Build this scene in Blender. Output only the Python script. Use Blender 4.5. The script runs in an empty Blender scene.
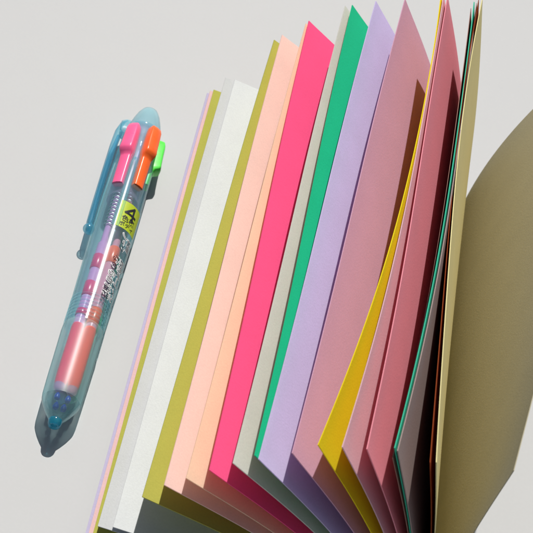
import bpy, bmesh, math
from mathutils import Vector, Matrix
R = math.radians
S = 0.001                                   # everything below is measured in millimetres
sc = bpy.context.scene
col = sc.collection

# ------------------------------------------------------------------ materials
def new_mat(name):
    m = bpy.data.materials.new(name); m.use_nodes = True
    nt = m.node_tree; nt.nodes.clear()
    out = nt.nodes.new('ShaderNodeOutputMaterial')
    return m, nt, out

def srgb(r, g, b):
    f = lambda c: (c/255)/12.92 if c/255 <= .04045 else ((c/255+.055)/1.055)**2.4
    return (f(r), f(g), f(b), 1)

def paper(name, rgb, grain=1.0, scale=2600, rough=.9, mottling=.05, fibre=.0, trans=.0):
    """matt card: fine grain, faint mottling, slight tooth in the bump"""
    m, nt, out = new_mat(name); N = nt.nodes.new; L = nt.links.new
    b = N('ShaderNodeBsdfPrincipled'); b.inputs['Roughness'].default_value = rough
    b.inputs['Specular IOR Level'].default_value = .18
    tc = N('ShaderNodeTexCoord')
    n1 = N('ShaderNodeTexNoise'); n1.inputs['Scale'].default_value = scale; n1.inputs['Detail'].default_value = 3
    n2 = N('ShaderNodeTexNoise'); n2.inputs['Scale'].default_value = 90; n2.inputs['Detail'].default_value = 4
    L(tc.outputs['Object'], n1.inputs['Vector']); L(tc.outputs['Object'], n2.inputs['Vector'])
    add = N('ShaderNodeMath'); add.operation = 'MULTIPLY_ADD'
    L(n1.outputs['Fac'], add.inputs[0]); add.inputs[1].default_value = .11*grain
    k = N('ShaderNodeMath'); k.operation = 'MULTIPLY_ADD'
    L(n2.outputs['Fac'], k.inputs[0]); k.inputs[1].default_value = mottling*2; k.inputs[2].default_value = 1-mottling-.055*grain
    L(k.outputs[0], add.inputs[2])
    mx = N('ShaderNodeVectorMath'); mx.operation = 'SCALE'
    mx.inputs[0].default_value = rgb[:3]
    L(add.outputs[0], mx.inputs['Scale'])
    L(mx.outputs[0], b.inputs['Base Color'])
    bp = N('ShaderNodeBump'); bp.inputs['Strength'].default_value = .22*grain; bp.inputs['Distance'].default_value = .00012
    L(n1.outputs['Fac'], bp.inputs['Height']); L(bp.outputs[0], b.inputs['Normal'])
    if trans > 0:
        t = N('ShaderNodeBsdfTranslucent'); L(mx.outputs[0], t.inputs['Color'])
        ms = N('ShaderNodeMixShader'); ms.inputs[0].default_value = trans
        L(b.outputs[0], ms.inputs[1]); L(t.outputs[0], ms.inputs[2]); L(ms.outputs[0], out.inputs[0])
    else:
        L(b.outputs[0], out.inputs[0])
    return m

def clear_plastic(name, face, edge, frost=0.0, frost_col=(.6, .85, .88, 1), rough=.06, spec=.6, bend=.25, blur=.03, rim=.25, ior=1.04):
    """tinted moulding: tinted more where the wall is seen edge on; `bend` is the share of the light that the wall refracts"""
    m, nt, out = new_mat(name); N = nt.nodes.new; L = nt.links.new
    lw = N('ShaderNodeLayerWeight'); lw.inputs['Blend'].default_value = .5
    pw = N('ShaderNodeMath'); pw.operation = 'POWER'; pw.inputs[1].default_value = 2.6; L(lw.outputs['Facing'], pw.inputs[0])
    mc = N('ShaderNodeMix'); mc.data_type = 'RGBA'; L(pw.outputs[0], mc.inputs[0])
    mc.inputs[6].default_value = face; mc.inputs[7].default_value = edge
    tr = N('ShaderNodeBsdfTransparent'); L(mc.outputs[2], tr.inputs['Color'])
    rf = N('ShaderNodeBsdfRefraction'); rf.inputs['IOR'].default_value = ior; rf.inputs['Roughness'].default_value = blur; L(mc.outputs[2], rf.inputs['Color'])
    tb = N('ShaderNodeMixShader'); tb.inputs[0].default_value = bend; L(tr.outputs[0], tb.inputs[1]); L(rf.outputs[0], tb.inputs[2])
    gl = N('ShaderNodeBsdfGlossy'); gl.inputs['Roughness'].default_value = rough
    p5 = N('ShaderNodeMath'); p5.operation = 'POWER'; p5.inputs[1].default_value = 4; L(lw.outputs['Facing'], p5.inputs[0])
    fr = N('ShaderNodeMath'); fr.operation = 'MULTIPLY_ADD'; L(p5.outputs[0], fr.inputs[0]); fr.inputs[1].default_value = spec; fr.inputs[2].default_value = .05
    base = tb.outputs[0]
    if frost > 0:
        df = N('ShaderNodeBsdfDiffuse'); df.inputs['Color'].default_value = frost_col
        tl = N('ShaderNodeBsdfTranslucent'); tl.inputs['Color'].default_value = frost_col
        a = N('ShaderNodeMixShader'); a.inputs[0].default_value = .5; L(df.outputs[0], a.inputs[1]); L(tl.outputs[0], a.inputs[2])
        fk = N('ShaderNodeMath'); fk.operation = 'MULTIPLY_ADD'; L(pw.outputs[0], fk.inputs[0]); fk.inputs[1].default_value = rim; fk.inputs[2].default_value = frost
        c = N('ShaderNodeMixShader'); L(fk.outputs[0], c.inputs[0]); L(base, c.inputs[1]); L(a.outputs[0], c.inputs[2]); base = c.outputs[0]
    ms = N('ShaderNodeMixShader'); L(fr.outputs[0], ms.inputs[0]); L(base, ms.inputs[1]); L(gl.outputs[0], ms.inputs[2])
    L(ms.outputs[0], out.inputs[0])
    return m

def solid(name, rgb, rough=.35, metal=0, spec=.5, sss=0):
    m, nt, out = new_mat(name); N = nt.nodes.new; L = nt.links.new
    b = N('ShaderNodeBsdfPrincipled')
    b.inputs['Base Color'].default_value = rgb; b.inputs['Metallic'].default_value = metal
    b.inputs['Specular IOR Level'].default_value = spec
    tc = N('ShaderNodeTexCoord'); n = N('ShaderNodeTexNoise'); n.inputs['Scale'].default_value = 700; n.inputs['Detail'].default_value = 3
    L(tc.outputs['Object'], n.inputs['Vector'])
    k = N('ShaderNodeMath'); k.operation = 'MULTIPLY_ADD'; L(n.outputs['Fac'], k.inputs[0]); k.inputs[1].default_value = .16; k.inputs[2].default_value = rough-.08
    L(k.outputs[0], b.inputs['Roughness'])
    L(b.outputs[0], out.inputs[0])
    return m

# ------------------------------------------------------------------ mesh helpers
def obj(name, bm, mat, parent=None, smooth=True, angle=40):
    me = bpy.data.meshes.new(name); bm.normal_update(); bm.to_mesh(me); bm.free()
    me.materials.append(mat)
    if smooth:
        for p in me.polygons: p.use_smooth = True
        me.set_sharp_from_angle(angle=R(angle))
    o = bpy.data.objects.new(name, me); col.objects.link(o)
    if parent: o.parent = parent
    return o

def thing(name, label, cat, loc=(0, 0, 0), rz=0, group=None):
    o = bpy.data.objects.new(name, None); col.objects.link(o)
    o.location = loc; o.rotation_euler = (0, 0, rz); o.empty_display_size = .02
    o['label'] = label; o['category'] = cat
    if group: o['group'] = group
    return o

def add_lathe(bm, prof, seg=48, cx=0, cz=0, closed=False, a0=0, a1=2*math.pi, rib=None):
    """prof = [(y, r)] turned about the Y axis through (cx, cz)"""
    full = abs(a1-a0-2*math.pi) < 1e-6
    n = seg if full else seg+1
    rings = []
    for (y, r) in prof:
        ring = []
        for i in range(n):
            a = a0+(a1-a0)*i/seg
            ring.append(bm.verts.new((S*(cx+r*math.sin(a)), S*y, S*(cz+r*math.cos(a)))))
        rings.append(ring)
    for A, B in zip(rings[:-1], rings[1:]):
        for i in range(seg):
            j = (i+1) % n
            bm.faces.new((A[i], B[i], B[j], A[j]))
    if closed and full:
        bm.faces.new(rings[0]); bm.faces.new(rings[-1][::-1])
    return rings

def add_tube(bm, pts, r, seg=10, cap=True):
    """round bar along points (mm)"""
    P = [Vector(p) for p in pts]; rings = []
    up = Vector((0, 0, 1))
    for i, p in enumerate(P):
        t = (P[min(i+1, len(P)-1)]-P[max(i-1, 0)]).normalized()
        u = t.cross(up)
        if u.length < 1e-4: u = t.cross(Vector((1, 0, 0)))
        u.normalize(); v = u.cross(t)
        rr = r[i] if isinstance(r, (list, tuple)) else r
        rings.append([bm.verts.new(S*(p+rr*(math.cos(2*math.pi*k/seg)*u+math.sin(2*math.pi*k/seg)*v))) for k in range(seg)])
    for A, B in zip(rings[:-1], rings[1:]):
        for i in range(seg):
            bm.faces.new((A[i], A[(i+1) % seg], B[(i+1) % seg], B[i]))
    if cap:
        bm.faces.new(rings[0][::-1]); bm.faces.new(rings[-1])

def loft(bm, sections):
    """sections: list of equal-length closed loops (mm)"""
    rings = [[bm.verts.new(S*Vector(p)) for p in s] for s in sections]
    n = len(rings[0])
    for A, B in zip(rings[:-1], rings[1:]):
        for i in range(n):
            bm.faces.new((A[i], A[(i+1) % n], B[(i+1) % n], B[i]))
    bm.faces.new(rings[0][::-1]); bm.faces.new(rings[-1])
    bmesh.ops.recalc_face_normals(bm, faces=bm.faces[:])

# ------------------------------------------------------------------ table
bm = bmesh.new()
bmesh.ops.create_cube(bm, size=1)
bmesh.ops.scale(bm, vec=(1.8, 1.4, .03), verts=bm.verts)
bmesh.ops.translate(bm, vec=(.1, .1, -.015), verts=bm.verts)
bmesh.ops.bevel(bm, geom=bm.edges[:], offset=.003, segments=2, affect='EDGES')
TABLE_C = (.49, .497, .498)
t = obj('table_top', bm, paper('white_laminate', TABLE_C, grain=.35, scale=900, rough=.55, mottling=.012), smooth=False)
t['kind'] = 'structure'; t['label'] = 'smooth matt white table top under the pen and the book'; t['category'] = 'table'

# ------------------------------------------------------------------ the book of coloured sheets
LEFT = Vector((-.99784806, -.06556873, 0)); ALONG = Vector((-.06556873, .99784806, 0)); UP = Vector((0, 0, 1))
SP_T = Vector((64.604, -5.414, 2.0)); SP_B = Vector((76.247, -182.599, 2.0))   # gutter at head and at foot
book = thing('sample_book', 'open upright booklet of fanned coloured paper sheets with an olive kraft cover', 'book',
             ((SP_T.x+SP_B.x)/2*S, (SP_T.y+SP_B.y)/2*S, 0))

def near_spine(th):
    return 84.5*(max(th, 0)/78)**.72

def add_sheet(name, label, mat, off, top, foot, thick=.28, bump=0.0, curl=None, nu=26, nv=44, wave=.22, bpow=1.0, ext=0.0):
    """one sheet: (radius, angle) of its free corner at head and foot, curling up out of the gutter"""
    bm = bmesh.new()
    def P(u, v):
        A = SP_B.lerp(SP_T, v)+LEFT*off-ALONG*ext*(1-v)
        rho = (foot[0]+(top[0]-foot[0])*v)*u
        th = foot[1]+(top[1]-foot[1])*v+bump*(4*v*(1-v))**bpow+wave*math.sin(v*math.pi*2)*u
        c = (near_spine(th)-th) if curl is None else curl[0]+(curl[1]-curl[0])*v
        a = R(th+c*(1-u)**1.15)
        return A+rho*(math.cos(a)*LEFT+math.sin(a)*UP)
    org = book.location/S
    G = [[P(i/nu, j/nv) for j in range(nv+1)] for i in range(nu+1)]
    NV = []
    for i in range(nu+1):
        row = []
        for j in range(nv+1):
            du = G[min(i+1, nu)][j]-G[max(i-1, 0)][j]; dv = G[i][min(j+1, nv)]-G[i][max(j-1, 0)]
            row.append(du.cross(dv).normalized())
        NV.append(row)
    if NV[nu][0].dot(LEFT) > 0: NV = [[-n for n in r] for r in NV]
    F = [[bm.verts.new(S*(G[i][j]-org+NV[i][j]*thick/2)) for j in range(nv+1)] for i in range(nu+1)]
    K = [[bm.verts.new(S*(G[i][j]-org-NV[i][j]*thick/2)) for j in range(nv+1)] for i in range(nu+1)]
    for i in range(nu):
        for j in range(nv):
            bm.faces.new((F[i][j], F[i+1][j], F[i+1][j+1], F[i][j+1]))
            bm.faces.new((K[i][j], K[i][j+1], K[i+1][j+1], K[i+1][j]))
    for i in range(nu):
        bm.faces.new((F[i][0], K[i][0], K[i+1][0], F[i+1][0])); bm.faces.new((F[i][nv], F[i+1][nv], K[i+1][nv], K[i][nv]))
    for j in range(nv):
        bm.faces.new((F[0][j], F[0][j+1], K[0][j+1], K[0][j])); bm.faces.new((F[nu][j], K[nu][j], K[nu][j+1], F[nu][j+1]))
    bmesh.ops.recalc_face_normals(bm, faces=bm.faces[:])
    o = obj(name, bm, mat, book, angle=50)
    if label: o['label'] = label
    return o

C = {  # surface colours of the papers (linear)
 'lavender_edge': (.54, .50, .68), 'pink_edge': (.80, .54, .54), 'olive': (.475, .47, .09), 'vellum': (.62, .635, .64), 'white': (.73, .755, .765),
 'pale_pink': (.96, .74, .68), 'peach': (.96, .77, .58), 'hot_pink': (.99, .125, .33), 'grey': (.82, .83, .77),
 'green': (.014, .56, .27), 'lavender': (.77, .69, .93), 'mauve': (.76, .445, .59), 'yellow': (.88, .70, .012),
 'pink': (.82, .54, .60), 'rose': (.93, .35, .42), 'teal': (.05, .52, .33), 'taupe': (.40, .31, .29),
 'brown_bounce': (.38, .20, .16), 'rust': (.50, .11, .03), 'kraft': (.80, .71, .35), 'cover': (.405, .37, .255)}
TRANS = {'hot_pink': .28, 'peach': .38, 'pale_pink': .36, 'grey': .42, 'lavender': .32, 'mauve': .24, 'rose': .2, 'pink': .22, 'kraft': .06, 'rust': .4}  # thin, brightly dyed stock lets light through
M = {k: paper('paper_'+k, v, grain=1.5, scale=2000, trans=TRANS.get(k, .12)) for k, v in C.items()}
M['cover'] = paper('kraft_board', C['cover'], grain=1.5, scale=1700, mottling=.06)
sheets = [
 # name, label, material, attach offset, (radius, angle) head, (radius, angle) foot, options
 ('lavender', 'pale lavender sheet, bottom of the left pile', 'lavender_edge', 6.72, (91.2, 12.0), (90.7, 5.9), dict(thick=.4)),
 ('pink', 'thin pale pink sheet low in the left pile', 'pink_edge', 6.37, (91.0, 12.85), (90.3, 6.8), dict(thick=.5)),
 ('olive', 'olive green sheet on top of the low left pile', 'olive', 6.01, (90.5, 13.5), (89.7, 7.9), dict(thick=.4)),
 ('white', 'greyer white sheet under a brighter white sheet', 'vellum', 5.66, (89.8, 18.0), (90.6, 12.9), {}),
 ('white', 'white sheet just left of the olive one', 'white', 5.30, (87.2, 18.7), (87.4, 14.3), {}),
 ('olive', 'olive green sheet between white and pale pink', 'olive', 4.95, (88.5, 33.6), (88.5, 26.0), {}),
 ('pale_pink', 'pale pink sheet', 'pale_pink', 4.60, (88.7, 35.75), (88.4, 31.7), {}),
 ('peach', 'peach sheet beneath the hot pink one', 'peach', 4.24, (88.4, 41.8), (87.6, 36.2), {}),
 ('hot_pink', 'vivid hot pink sheet', 'hot_pink', 3.89, (89.1, 42.6), (87.6, 41.1), {}),
 ('grey', 'light warm grey sheet', 'grey', 3.54, (89.6, 51.2), (87.8, 45.8), {}),
 ('green', 'emerald green sheet', 'green', 3.18, (89.4, 52.5), (89.0, 50.1), {}),
 ('lavender', 'pale lavender sheet', 'lavender', 2.83, (88.9, 57.3), (88.7, 50.6), dict(ext=1.0)),
 ('mauve', 'dusty mauve sheet', 'mauve', 2.48, (88.0, 63.1), (88.0, 56.0), {}),
 ('yellow', 'bright yellow twisted sheet', 'yellow', 2.12, (88.3, 70.3), (90.3, 60.6), dict(bump=3.2)),
 ('pink', 'dusky pink sheet beside the yellow one', 'pink', 1.77, (88.4, 70.6), (89.2, 64.1), dict(bump=1.7)),
 ('rose', 'rose pink sheet', 'rose', 1.41, (88.5, 71.2), (88.4, 67.7), dict(bump=.6)),
 ('brown_bounce', 'brown sheet added behind the teal one to warm the shade on the rose one', 'brown_bounce', 1.2, (84.0, 75.9), (85.4, 71.5), dict(bump=1.4, thick=.2, curl=(6.2, 5))),  # added sheet: its brown underside tints the shade on the rose sheet
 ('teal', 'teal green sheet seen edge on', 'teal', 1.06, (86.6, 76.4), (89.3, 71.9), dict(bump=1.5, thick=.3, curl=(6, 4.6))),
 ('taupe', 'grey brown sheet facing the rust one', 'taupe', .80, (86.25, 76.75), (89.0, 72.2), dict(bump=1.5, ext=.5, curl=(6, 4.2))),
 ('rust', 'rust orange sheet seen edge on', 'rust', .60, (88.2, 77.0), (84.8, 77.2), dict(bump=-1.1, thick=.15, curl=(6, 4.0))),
 ('kraft', 'olive kraft end sheet', 'kraft', .28, (88.4, 77.5), (85.2, 78.0), dict(bump=-1.5, thick=.25, curl=(5.6, 4.0))),
]
for nm, lb, mt, off, tp, ft, kw in sheets:
    add_sheet(nm+'_sheet', lb, M[mt], off, tp, ft, **kw)
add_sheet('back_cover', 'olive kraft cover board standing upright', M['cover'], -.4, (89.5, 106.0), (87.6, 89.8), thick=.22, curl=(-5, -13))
# glued spine strip that the book stands on
bm = bmesh.new(); secs = []
org = book.location/S
for v in (0, 1):
    A = SP_B.lerp(SP_T, v)-org
    secs.append([A+LEFT*x+UP*z for x, z in ((-1.2, -.2), (-1.2, -1.4), (-.6, -2), (6.6, -2), (7.3, -1.4), (7.3, -.2), (6.7, .1), (-.6, .1))])
loft(bm, secs); obj('spine', bm, M['cover'], book, smooth=False)

# ------------------------------------------------------------------ the four colour pen
nib = Vector((-40.0, -150.9)); capend = Vector((-48.6, -12.4))
ax = (capend-nib).normalized()
pen = thing('multicolour_pen', 'translucent pale blue four colour ballpoint pen with pink and orange sliders', 'pen',
            (nib.x*S, nib.y*S, 0), math.atan2(-ax.x, ax.y))
ZC = 7.0                                     # height of the pen's axis
clear = clear_plastic('clear_blue_plastic', (.91, .985, .995, 1), (.46, .92, .985, 1), frost=.11, frost_col=(.46, .94, .99, 1), rough=.15, bend=.0, rim=.4)
clear2 = clear_plastic('clear_deep_blue_plastic', (.74, .94, .98, 1), (.10, .58, .80, 1), frost=.12, frost_col=(.30, .80, .98, 1), rough=.05, rim=.35)
frost = clear_plastic('frosted_blue_plastic', (.92, .99, .99, 1), (.50, .90, .93, 1), frost=.19, frost_col=(.62, .98, .99, 1), rough=.4, spec=.15, bend=.45, blur=.38, rim=.35)
cone_m = clear_plastic('clear_tip_plastic', (.78, .94, .95, 1), (.16, .54, .60, 1), frost=.14, frost_col=(.72, .99, 1, 1), rough=.05, bend=.7, rim=.7)
capm = clear_plastic('milky_cap_plastic', (.7, .92, .96, 1), (.22, .62, .70, 1), frost=.5, frost_col=(.60, .86, .92, 1), rough=.1)
# barrel
bm = bmesh.new()
add_lathe(bm, [(36.8, 6.05), (47, 6.2), (48, 6.3), (75, 6.8), (88, 6.95), (106, 6.9), (121, 6.5), (126, 5.9)], 64, cz=ZC)
obj('barrel', bm, clear, pen)
bm = bmesh.new()                              # inner wall of the moulding
add_lathe(bm, [(48, 5.5), (80, 5.8), (95, 5.9), (115, 5.8), (123, 5.4)], 48, cz=ZC)
obj('inner_sleeve', bm, clear_plastic('inner_blue_plastic', (.985, .993, 1, 1), (.80, .94, .98, 1), frost=.015, frost_col=(.7, .72, .95, 1), rough=.2, spec=.3, bend=0), pen)
# grip, coupling ribs, tip
bm = bmesh.new()
add_lathe(bm, [(8.4, 5.8), (10, 6.0), (16, 6.15), (28, 6.3), (34, 6.4), (36.2, 6.3), (36.9, 6.0)], 64, cz=ZC)
obj('grip', bm, frost, pen)
bm = bmesh.new()
for k in range(7):
    y = 38+k*1.45
    add_lathe(bm, [(y-.45, 6.12), (y-.2, 6.38), (y+.2, 6.38), (y+.45, 6.12)], 64, cz=ZC)
obj('coupling_ribs', bm, clear, pen)
bm = bmesh.new()
add_lathe(bm, [(1.4, 2.0), (2.0, 2.3), (3.8, 3.5), (6.0, 4.75), (7.5, 5.45), (8.5, 5.8)], 48, cz=ZC)
cone = obj('tip_cone', bm, cone_m, pen); 
bm = bmesh.new()
add_lathe(bm, [(1.4, 1.3), (4, 2.4), (6.5, 3.6), (8.6, 4.5)], 8, cz=ZC)
obj('inner_cone', bm, clear_plastic('inner_tip_plastic', (.88, .97, .97, 1), (.30, .66, .70, 1), frost=.08, frost_col=(.5, .85, .88, 1), rough=.08, bend=.1), cone, angle=20)
bm = bmesh.new()
add_lathe(bm, [(-.3, .9), (-.5, 1.2), (-.4, 1.6), (.2, 1.95), (1.2, 2.15), (1.9, 2.05), (2.0, 1.2), (-.2, .9)], 40, cz=ZC)
obj('nib_ring', bm, clear_plastic('blue_ring_plastic', (.45, .82, .90, 1), (.08, .48, .62, 1), frost=.3, frost_col=(.04, .52, .72, 1), bend=.8), pen)
# refills
ang = [R(-34), R(46), R(118), R(190)]
inks = [('magenta', (.70, .02, .17, 1), (.58, .26, .56, 1)), ('orange', (.90, .12, .05, 1), (.66, .26, .36, 1)),
        ('green', (.02, .40, .18, 1), (.25, .60, .50, 1)), ('blue', (.02, .06, .45, 1), (.30, .45, .70, 1))]
blue_bead = solid('blue_ink_bead', (.01, .06, .50, 1), .3)
steel = solid('spring_steel', (.45, .46, .48, 1), .45, 1)
for k, (nm, dark, light) in enumerate(inks):
    x, z = 3.0*math.sin(ang[k]), ZC+3.0*math.cos(ang[k])
    bm = bmesh.new()
    add_lathe(bm, [(10.5, .9), (11.5, 1.7), (34, 1.75), (70, 1.75), (71, 1.2), (106, 1.1)], 20, cx=x, cz=z, closed=True)
    rf = obj('refill', bm, solid(nm+'_refill_tube', light, .3), pen); rf['label'] = nm+' ink refill'
    bm = bmesh.new()
    bars = [(59, 65), (47.5, 53.5), (39.5, 42)] if k == 0 else [(63, 70), (37.5, 44)]
    for (a, b) in bars: add_lathe(bm, [(a, 1.8), (a+.2, 1.95), (b-.2, 1.95), (b, 1.8)], 20, cx=x, cz=z)
    obj('refill_sleeve', bm, solid(nm+'_ink', dark, .3), rf)
    if k in (0, 1):                           # lower, brighter stretch inside the grip
        bm = bmesh.new(); add_lathe(bm, [(12, 1.6), (14, 1.85), (16, 1.95), (35, 1.95), (37, 1.6)], 20, cx=x, cz=z)
        obj('ink_column', bm, solid(nm+'_ink_column', (.97, .02, .13, 1) if k == 0 else (.99, .07, .03, 1), .75, spec=.12), rf)
        bm = bmesh.new()
        for y0, q in ((8.6, .86), (5.5, .62)):
            add_lathe(bm, [(y0-1.0, .3), (y0-.7, .8), (y0, .95), (y0+.7, .8), (y0+1.6, .3)], 16, cx=x*q, cz=ZC+(z-ZC)*q, closed=True)
        obj('refill_point', bm, blue_bead, rf)
    bm = bmesh.new(); n = 11*14
    add_tube(bm, [(x+1.7*math.cos(i*2*math.pi/14), 78+i/n*17, z+1.7*math.sin(i*2*math.pi/14)) for i in range(n+1)], .2, 6)
    obj('spring', bm, steel, pen)
# sliders
def slider(a, t0, mat, lab, r_lo=7.3, r_hi=9.1, w=4.3, rail=14.5):
    bm = bmesh.new(); er = Vector((math.sin(a), 0, math.cos(a))); et = Vector((math.cos(a), 0, -math.sin(a)))
    C0 = Vector((0, 0, ZC)); secs = []
    for y, r, ww in ((t0-14-rail, r_lo-.6, w*.5), (t0-13.6-rail, r_lo, w*.84), (t0-15.6, r_lo+.15, w*.87), (t0-14.8, r_lo+.3, w*.89), (t0-14, r_lo+.9, w*.96), (t0-13.2, r_hi-.25, w), (t0-12.2, r_hi, w*1.03),
                     (t0-10.5, r_hi-.2, w*1.01), (t0-6, r_hi-.45, w), (t0-2, r_hi-.6, w*.95), (t0-.5, r_hi-.95, w*.86), (t0, r_hi-1.7, w*.7)):
        h = ww/2; b = .45; lo = 5.4
        sec = [(-h, lo), (-h, r-b*1.4), (-h+b*.3, r-b*.55), (-h+b, r-.05), (0, r+.14), (h-b, r-.05), (h-b*.3, r-b*.55), (h, r-b*1.4), (h, lo)]
        secs.append([C0+et*p+er*q+Vector((0, y, 0)) for p, q in sec])
    loft(bm, secs)
    o = obj('slider', bm, mat, pen, angle=50); o['label'] = lab
slider(R(-27), 122.8, solid('pink_plastic', (.97, .13, .32, 1), .3), 'hot pink slider')
slider(R(34), 123.8, solid('orange_plastic', (.97, .14, .02, 1), .3), 'bright orange slider')
slider(R(92), 123.4, solid('green_plastic', (.10, .82, .08, 1), .3), 'neon green slider', r_hi=9.0, r_lo=6.6, rail=8)
slider(R(160), 122.0, solid('blue_plastic', (.05, .15, .60, 1), .3), 'blue slider', r_lo=6.4, r_hi=7.0)
# clear guide rib between pink and orange
bm = bmesh.new()
for a in (R(-4), R(9)):
    x, z = 7.0*math.sin(a), ZC+7.0*math.cos(a)
    add_tube(bm, [(x, 76, z), (x, 105, z), (7.0*math.sin(R(0 if a < .05 else 5)), 106.5, ZC+7.0*math.cos(R(2.5))), (7.0*math.sin(R(2.5)), 107, ZC+7.05*math.cos(R(2.5)))], .42, 8)
obj('guide_rail', bm, clear, pen)
# head and cap
bm = bmesh.new()
add_lathe(bm, [(92, 5.2), (122, 5.2), (127, 4.8)], 40, cz=ZC)
obj('slider_core', bm, clear_plastic('lilac_core_plastic', (.80, .76, .92, 1), (.4, .4, .66, 1), frost=.4, frost_col=(.66, .48, .72, 1)), pen)
bm = bmesh.new()
add_lathe(bm, [(124.6, 5.5), (125, 5.75), (126, 5.8), (128.5, 5.4), (131.5, 4.7), (134.2, 3.9), (136.4, 2.9), (137.4, 1.7), (137.8, .05)], 48, cz=ZC)
obj('end_cap', bm, capm, pen)
# clip
bm = bmesh.new(); a = R(-90); er = Vector((math.sin(a), 0, math.cos(a))); et = Vector((math.cos(a), 0, -math.sin(a))); C0 = Vector((0, 0, ZC)); secs = []
for y, r, h, w in ((128, 6.2, 2.0, 4.6), (126.5, 7.4, 2.6, 5.4), (123, 8.2, 2.6, 5.4), (116, 8.5, 2.4, 5.0), (104, 8.5, 2.2, 4.6), (88, 8.3, 2.2, 4.2), (80, 8.1, 2.2, 4.0), (77, 7.8, 1.6, 2.8)):
    secs.append([C0+Vector((0, y, 0))+er*(r+h/2*math.sin(2*math.pi*k/16))+et*(w/2*math.cos(2*math.pi*k/16)) for k in range(16)])
loft(bm, secs)
clip = obj('clip', bm, clear2, pen)
bm = bmesh.new()
add_tube(bm, [C0+Vector((0, y, 0))+er*r for y, r in ((122, 7.9), (112, 8.5), (97, 8.5), (80, 8.1))], [.5, .7, .65, .5], 10)
obj('clip_rib', bm, clear_plastic('deep_rib_plastic', (.66, .90, .97, 1), (.10, .55, .78, 1), frost=.18, frost_col=(.16, .66, .92, 1)), clip)
bm = bmesh.new()
bmesh.ops.create_uvsphere(bm, u_segments=20, v_segments=12, radius=1.9*S)
bmesh.ops.translate(bm, vec=S*(C0+Vector((0, 77.5, 0))+er*7.8), verts=bm.verts)
obj('clip_ball', bm, clear2, clip)
bm = bmesh.new(); secs = []
for y, r0, r1, w in ((129, 5.2, 7.0, 3.4), (127.5, 5.2, 8.2, 4.6), (123.5, 5.6, 8.0, 4.4), (122.5, 6, 7.2, 3.6)):
    secs.append([C0+Vector((0, y, 0))+er*q+et*p for p, q in ((-w/2, r0), (-w/2, r1-.4), (-w/2+.5, r1), (w/2-.5, r1), (w/2, r1-.4), (w/2, r0))])
loft(bm, secs); obj('clip_root', bm, capm, clip)

# sticker and lettering, wrapped on the barrel
def wrap_patch(bm, t0, t1, a0, a1, r, n=24):
    rows = []
    for i in range(n+1):
        a = R(a0+(a1-a0)*i/n)
        rows.append([bm.verts.new((S*(r+k*.035)*math.sin(a), S*(t0+(t1-t0)*k/4), S*(ZC+(r+k*.035)*math.cos(a)))) for k in range(5)])
    for A, B in zip(rows[:-1], rows[1:]):
        for k in range(4): bm.faces.new((A[k], A[k+1], B[k+1], B[k]))
def lettering(name, body, size, tc, ac, r, mat, parent, rot=0, offset=0.0, shear=0.0, space=1.0, stretch=1.0):
    """text centred at axial position tc and angle ac (degrees), laid on a cylinder of radius r; rot in degrees about the surface normal"""
    cu = bpy.data.curves.new('lettering', 'FONT'); cu.body = body; cu.size = size; cu.align_x = 'CENTER'; cu.align_y = 'CENTER'
    cu.offset = offset; cu.shear = shear; cu.space_character = space; cu.resolution_u = 4
    o = bpy.data.objects.new('lettering', cu); col.objects.link(o)
    dg = bpy.context.evaluated_depsgraph_get(); me = bpy.data.meshes.new_from_object(o.evaluated_get(dg))
    bpy.data.objects.remove(o); bpy.data.curves.remove(cu)
    bm = bmesh.new(); bm.from_mesh(me); bpy.data.meshes.remove(me)
    bmesh.ops.triangulate(bm, faces=bm.faces[:])
    for _ in range(4):
        es = [e for e in bm.edges if e.calc_length() > .7]
        if not es: break
        bmesh.ops.subdivide_edges(bm, edges=es, cuts=1)
        bmesh.ops.triangulate(bm, faces=bm.faces[:])
    def brad(t):
        pr = [(36.8, 6.05), (47, 6.2), (48, 6.3), (75, 6.8), (88, 6.95)]
        for (a, ra), (b, rb) in zip(pr[:-1], pr[1:]):
            if a <= t <= b: return ra+(rb-ra)*(t-a)/(b-a)
        return 6.95
    lift = r; cr, sr = math.cos(R(rot)), math.sin(R(rot))
    for v in bm.verts:
        x, y = v.co.x*cr-v.co.y*sr, (v.co.x*sr+v.co.y*cr)*stretch
        r = brad(tc+y)+lift; a = R(ac)+x/r
        v.co = S*Vector((r*math.sin(a), tc+y, ZC+r*math.cos(a)))
    bmesh.ops.recalc_face_normals(bm, faces=bm.faces[:])
    return obj(name, bm, mat, parent, smooth=False)
black = solid('black_print', (.012, .014, .02, 1), .5); white = solid('white_print', (.82, .84, .86, 1), .5)
bm = bmesh.new(); wrap_patch(bm, 75.8, 87.0, 2, 76, 6.88)
st = obj('sticker', bm, solid('lime_sticker', (.44, .55, .02, 1), .5), pen)
def stroke(bm, p, q, wd, tc, ac, r, n=8):
    """one printed stroke from p to q (mm across, mm along) on the barrel"""
    d = Vector((q[0]-p[0], q[1]-p[1])).normalized()*wd/2; e = Vector((-d.y, d.x)); rows = []
    for i in range(n+1):
        c = Vector(p)-d+(Vector(q)-Vector(p)+2*d)*i/n; row = []
        for sg in (-1, 1):
            x, y = c+e*sg; an = R(ac)+x/r
            row.append(bm.verts.new((S*r*math.sin(an), S*(tc+y), S*(ZC+r*math.cos(an)))))
        rows.append(row)
    for A, B in zip(rows[:-1], rows[1:]): bm.faces.new((A[0], A[1], B[1], B[0]))
bm = bmesh.new()
for k, (p, q) in enumerate((((1.0, 2.3), (-1.9, -.75)), ((-1.9, -.75), (2.1, -.75)), ((1.0, 2.3), (1.0, -2.0)))): stroke(bm, p, q, .8, 83.3, 36, 7.08+.01*k)
obj('sticker_number', bm, black, st, smooth=False)
lettering('sticker_text', '色機', 2.7, 79.8, 36, 0.12, black, st, offset=.05, space=1.05)
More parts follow.
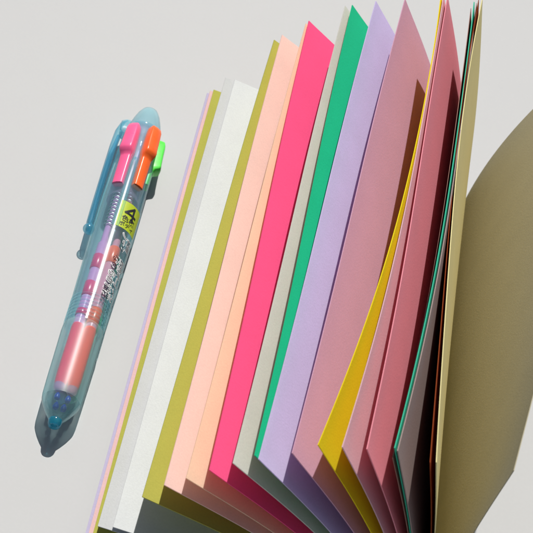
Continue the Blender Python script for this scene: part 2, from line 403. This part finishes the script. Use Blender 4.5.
lettering('sticker_text', 'ボディ', 2.1, 77.3, 36, 0.12, black, st, offset=.04)
for body, size, tc, ac, sp in (('ノック', 2.6, 70.8, 38, .95), ('極細', 2.4, 71.2, 60, .95), ('なめらか油性', 3.1, 55.6, 33, .95), ('四色ボールペン', 2.5, 56, 57, .95)):
    lettering('printed_outline', body, size, tc, ac, 0.06, white, pen, rot=-90, offset=.26, space=sp)
    lettering('printed_text', body, size, tc, ac, 0.12, black, pen, rot=-90, offset=-.015, space=sp)

# ------------------------------------------------------------------ light
SUN_AZ, SUN_EL = -3.0, 54.0                   # azimuth clockwise from +Y
w = bpy.data.worlds.new('World'); sc.world = w; w.use_nodes = True
nt = w.node_tree; bg = nt.nodes['Background']
sky = nt.nodes.new('ShaderNodeTexSky'); sky.sky_type = 'NISHITA'; sky.sun_disc = False
sky.sun_elevation = R(SUN_EL); sky.sun_rotation = R(SUN_AZ); sky.air_density = 1.0; sky.dust_density = 2.5; sky.ozone_density = .6
nt.links.new(sky.outputs[0], bg.inputs[0]); bg.inputs[1].default_value = .05
sl = bpy.data.lights.new('sun', 'SUN'); sl.energy = 4.9; sl.angle = R(.5); sl.color = (1, .965, .91)
so = bpy.data.objects.new('sun', sl); col.objects.link(so)
sd = Vector((math.sin(R(SUN_AZ))*math.cos(R(SUN_EL)), math.cos(R(SUN_AZ))*math.cos(R(SUN_EL)), math.sin(R(SUN_EL))))
so.rotation_euler = sd.to_track_quat('Z', 'Y').to_euler(); so.location = sd*2

# ------------------------------------------------------------------ camera
cam = bpy.data.cameras.new('camera'); co = bpy.data.objects.new('camera', cam); col.objects.link(co)
pitch, roll = R(47.5593), R(16.9758)
f = Vector((0, math.cos(pitch), -math.sin(pitch))); r = Vector((1, 0, 0)); u = r.cross(f)
r2 = r*math.cos(roll)+u*math.sin(roll); u2 = -r*math.sin(roll)+u*math.cos(roll)
co.matrix_world = Matrix(((r2.x, u2.x, -f.x, 5.3435*S), (r2.y, u2.y, -f.y, -431.128*S), (r2.z, u2.z, -f.z, 405.05*S), (0, 0, 0, 1)))
cam.sensor_width = 36; cam.sensor_fit = 'HORIZONTAL'; cam.lens = 36*1670.69/533
cam.clip_start = .02; cam.clip_end = 50
cam.dof.use_dof = True; cam.dof.focus_distance = (Vector((10, -130, 25))-Vector((5.34, -431.1, 405))).dot(f)*S; cam.dof.aperture_fstop = 64
sc.camera = co

# ------------------------------------------------------------------ render
sc.view_settings.view_transform = 'Standard'; sc.view_settings.look = 'None'
sc.view_settings.exposure = -.17; sc.view_settings.gamma = 1
cy = sc.cycles
cy.max_bounces = 24; cy.diffuse_bounces = 9; cy.glossy_bounces = 6; cy.transparent_max_bounces = 48; cy.transmission_bounces = 12
cy.use_denoising = True
